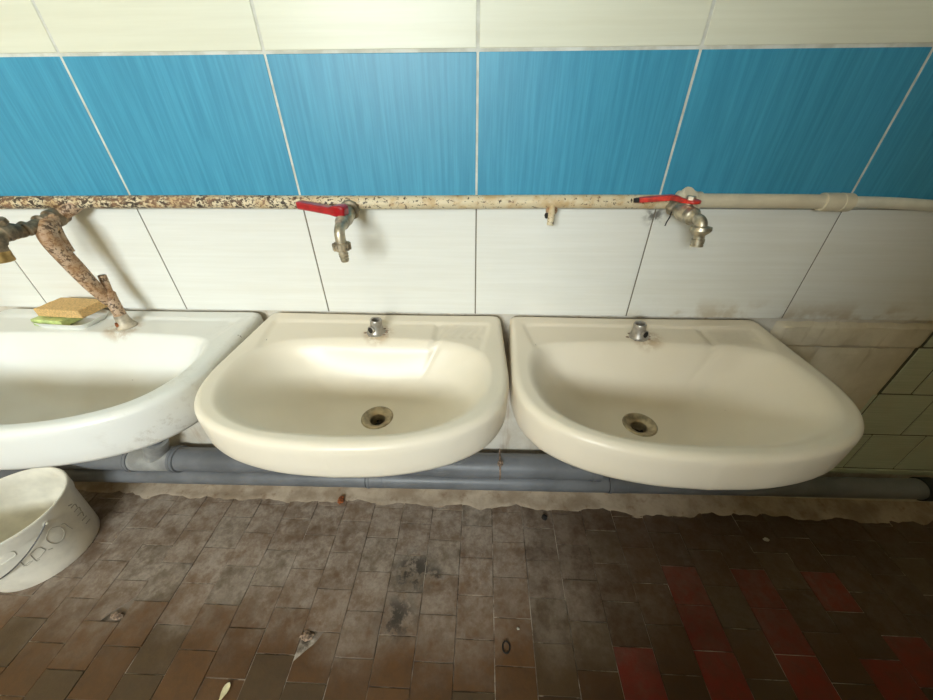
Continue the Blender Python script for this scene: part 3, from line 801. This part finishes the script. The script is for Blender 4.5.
scribble('handwriting', [
    [(-6.9, .1741), (-1.6, .1564), (-2.0, .1298), (-7.6, .1104), (-13.5, .1116), (-16.9, .1315), (-16.5, .154), (-10.7, .1718), (-6.5, .174)],
    [(-34.2, .1344), (-35.4, .1024), (-32.9, .1011)], [(-34, .1388), (-29.7, .1441), (-25.2, .1425), (-23.7, .1196)],
    [(-23.7, .1196), (-30, .1088), (-34, .1064)], [(-22.6, .1139), (-19.2, .1074)],
    [(-.4, .1573), (2.9, .1539), (3.9, .1306), (4.9, .111)], [(-44.7, .1171), (-42.5, .1042), (-37.2, .111)],
    [(-45.1, .1079), (-38.8, .113)], [(-43.6, .1292), (-43.8, .1078)]], M['ink_faint'], .0009)
scribble('moulded_mark', [[(-49, .1844), (-42.4, .1878), (-39.3, .1821), (-40.2, .1675), (-44.9, .1619), (-53.8, .1543)]], M['bucket'], .0016)
scribble('faded_print', [[(18.2, .201), (25.2, .1955), (18.4, .1873), (23.4, .1766)], [(19.3, .1707), (26.7, .1642), (26.4, .1481)],
    [(18.9, .15), (28.2, .1414), (27, .1235)], [(18.6, .129), (27.1, .1185), (25, .1037)], [(19, .0995), (28.4, .091)], [(20.1, .0762), (29.5, .0686)]], M['ink_faint'], .0016)

# ------------------------------------------------------------------ small litter on the floor
def lump(name, x, y, s, mat, label, cat, seed, flat=.6):
    bm = bmesh.new(); bmesh.ops.create_icosphere(bm, subdivisions=3, radius=1.)
    for v in bm.verts:
        n = noise.fractal(v.co * 1.7 + V((seed, 0, 0)), 1., 2., 3)
        v.co *= 1 + .35 * n; v.co = V((v.co.x * s[0], v.co.y * s[1], v.co.z * s[2] + s[2] * .75))
    return tag(obj(name, bm, mat, None, origin=(0, 0, 0)), label, cat), V((x, y, FZ))
def put(o_l): o, l = o_l; o.location = l; return o
put(lump('rust_flake', -.51, -.062, (.011, .016, .008), M['rust_lump'], 'orange flake of rust on the pale mortar edge under the middle washbasin', 'rust flake', 1)).location.z = FZ + .004
put(lump('pebble', .265, -.098, (.010, .011, .007), M['dark'], 'small black pebble on the floor in front of the lower grey pipe', 'pebble', 5))
put(lump('plaster_chip', 1.03, -.150, (.010, .006, .004), M['chip'], 'small white plaster chip on the dark floor right of the last washbasin', 'chip', 8))
put(lump('broken_mortar', -.470, -.486, (.018, .012, .008), M['rubble'], 'crumbled mortar in the broken corner of a floor tile, in front of the middle washbasin', 'rubble', 11)).location.z = FZ - .006
put(lump('broken_mortar', -1.062, -.461, (.020, .010, .009), M['rubble'], 'crumbled mortar in a floor tile hole right of the bucket', 'rubble', 14)).location.z = FZ - .006
put(lump('plaster_chip', .142, -.445, (.004, .004, .003), M['chip'], 'tiny white chip on the floor beside the small dark ring', 'chip', 21))
bm = bmesh.new(); tube(bm, [(.010 * math.cos(a), .014 * math.sin(a), .0022) for a in [math.pi * 2 * i / 24 for i in range(24)]] + [(.010, 0.0005, .0022)], .0022, 8)
tag(obj('washer', bm, M['dark']), 'small dark oval ring lying on the brown floor', 'ring').location = (.105, -.49, FZ)
# plastic spoon
bm = bmesh.new(); n = 20; up_, dn = [], []
path = [(-.017, 0), (-.015, .004), (-.011, .0072), (-.004, .0088), (.004, .0078), (.011, .0050), (.017, .0030), (.025, .0026), (.06, .0026), (.105, .0034), (.110, .002)]
for (s, w) in path:
    row = []
    for k in range(7):
        u = -1 + 2 * k / 6; dish_ = .0035 * max(0, 1 - (s / .016) ** 2) * (1 - u * u) if s < .016 else 0
        row.append((s, w * u, .0045 - dish_))
    up_.append([bm.verts.new(q) for q in row]); dn.append([bm.verts.new((q[0], q[1], q[2] - .0012)) for q in row])
for L, f in ((up_, 1), (dn, -1)):
    for a, b in zip(L, L[1:]):
        for k in range(6): bm.faces.new((a[k], a[k+1], b[k+1], b[k]))
for a in range(len(path) - 1):
    for k in (0, 6): bm.faces.new((up_[a][k], up_[a+1][k], dn[a+1][k], dn[a][k]))
sp = tag(obj('spoon', bm, M['spoon']), 'small ivory plastic spoon lying on the brown floor tiles in front', 'spoon')
sp.location = (-.636, -.612, FZ); sp.rotation_euler = (0, 0, math.radians(-98))

# ------------------------------------------------------------------ light: daylight through the window behind the camera
w = bpy.data.worlds.new('daylight'); SC.world = w; w.use_nodes = True
nt = w.node_tree; bg = nt.nodes['Background']; g = G(nt)
sky = nt.nodes.new('ShaderNodeTexSky'); sky.sky_type = 'NISHITA'; sky.sun_disc = False; sky.sun_elevation = math.radians(40); sky.sun_rotation = math.radians(120)
nt.links.new(sky.outputs[0], bg.inputs[0]); bg.inputs[1].default_value = .12
def area(name, loc, target, sx, sy, power, col):
    l = bpy.data.lights.new(name, 'AREA'); l.shape = 'RECTANGLE'; l.size = sx; l.size_y = sy; l.energy = power; l.color = col
    o = bpy.data.objects.new(name, l); COL.objects.link(o); o.location = loc
    o.rotation_euler = (V(target) - V(loc)).to_track_quat('-Z', 'Y').to_euler(); return o
x0, x1, z0, z1 = WIN
area('window_daylight', ((x0 + x1) / 2, YF - .16, (z0 + z1) / 2), ((x0 + x1) / 2, 0, (z0 + z1) / 2), x1 - x0, z1 - z0, 184, (.90, .95, 1.))

# ------------------------------------------------------------------ camera
cd = bpy.data.cameras.new('camera'); cam = bpy.data.objects.new('camera', cd); COL.objects.link(cam); SC.camera = cam
F, PITCH, YAW, ROLL = 361.08, .60369, .04498, -.00607
cd.sensor_fit = 'HORIZONTAL'; cd.sensor_width = 36.; cd.lens = F / 933 * 36.; cd.clip_start = .01
cp, spn, cy, sy = math.cos(PITCH), math.sin(PITCH), math.cos(YAW), math.sin(YAW)
fw = V((-sy * cp, cy * cp, -spn)); r = V((cy, sy, 0)); u = r.cross(fw)
r2 = math.cos(ROLL) * r + math.sin(ROLL) * u; u2 = -math.sin(ROLL) * r + math.cos(ROLL) * u
mw = Matrix((r2, u2, -fw)).transposed().to_4x4(); mw.translation = V((.01434, -.85745, .47337)); cam.matrix_world = mw

vs = SC.view_settings; SC.display_settings.display_device = 'sRGB'
vs.view_transform = 'Standard'; vs.look = 'None'; vs.exposure = 0.; vs.gamma = 1.; vs.use_curve_mapping = False
SC.cycles.use_denoising = True; SC.cycles.max_bounces = 10; SC.cycles.diffuse_bounces = 6
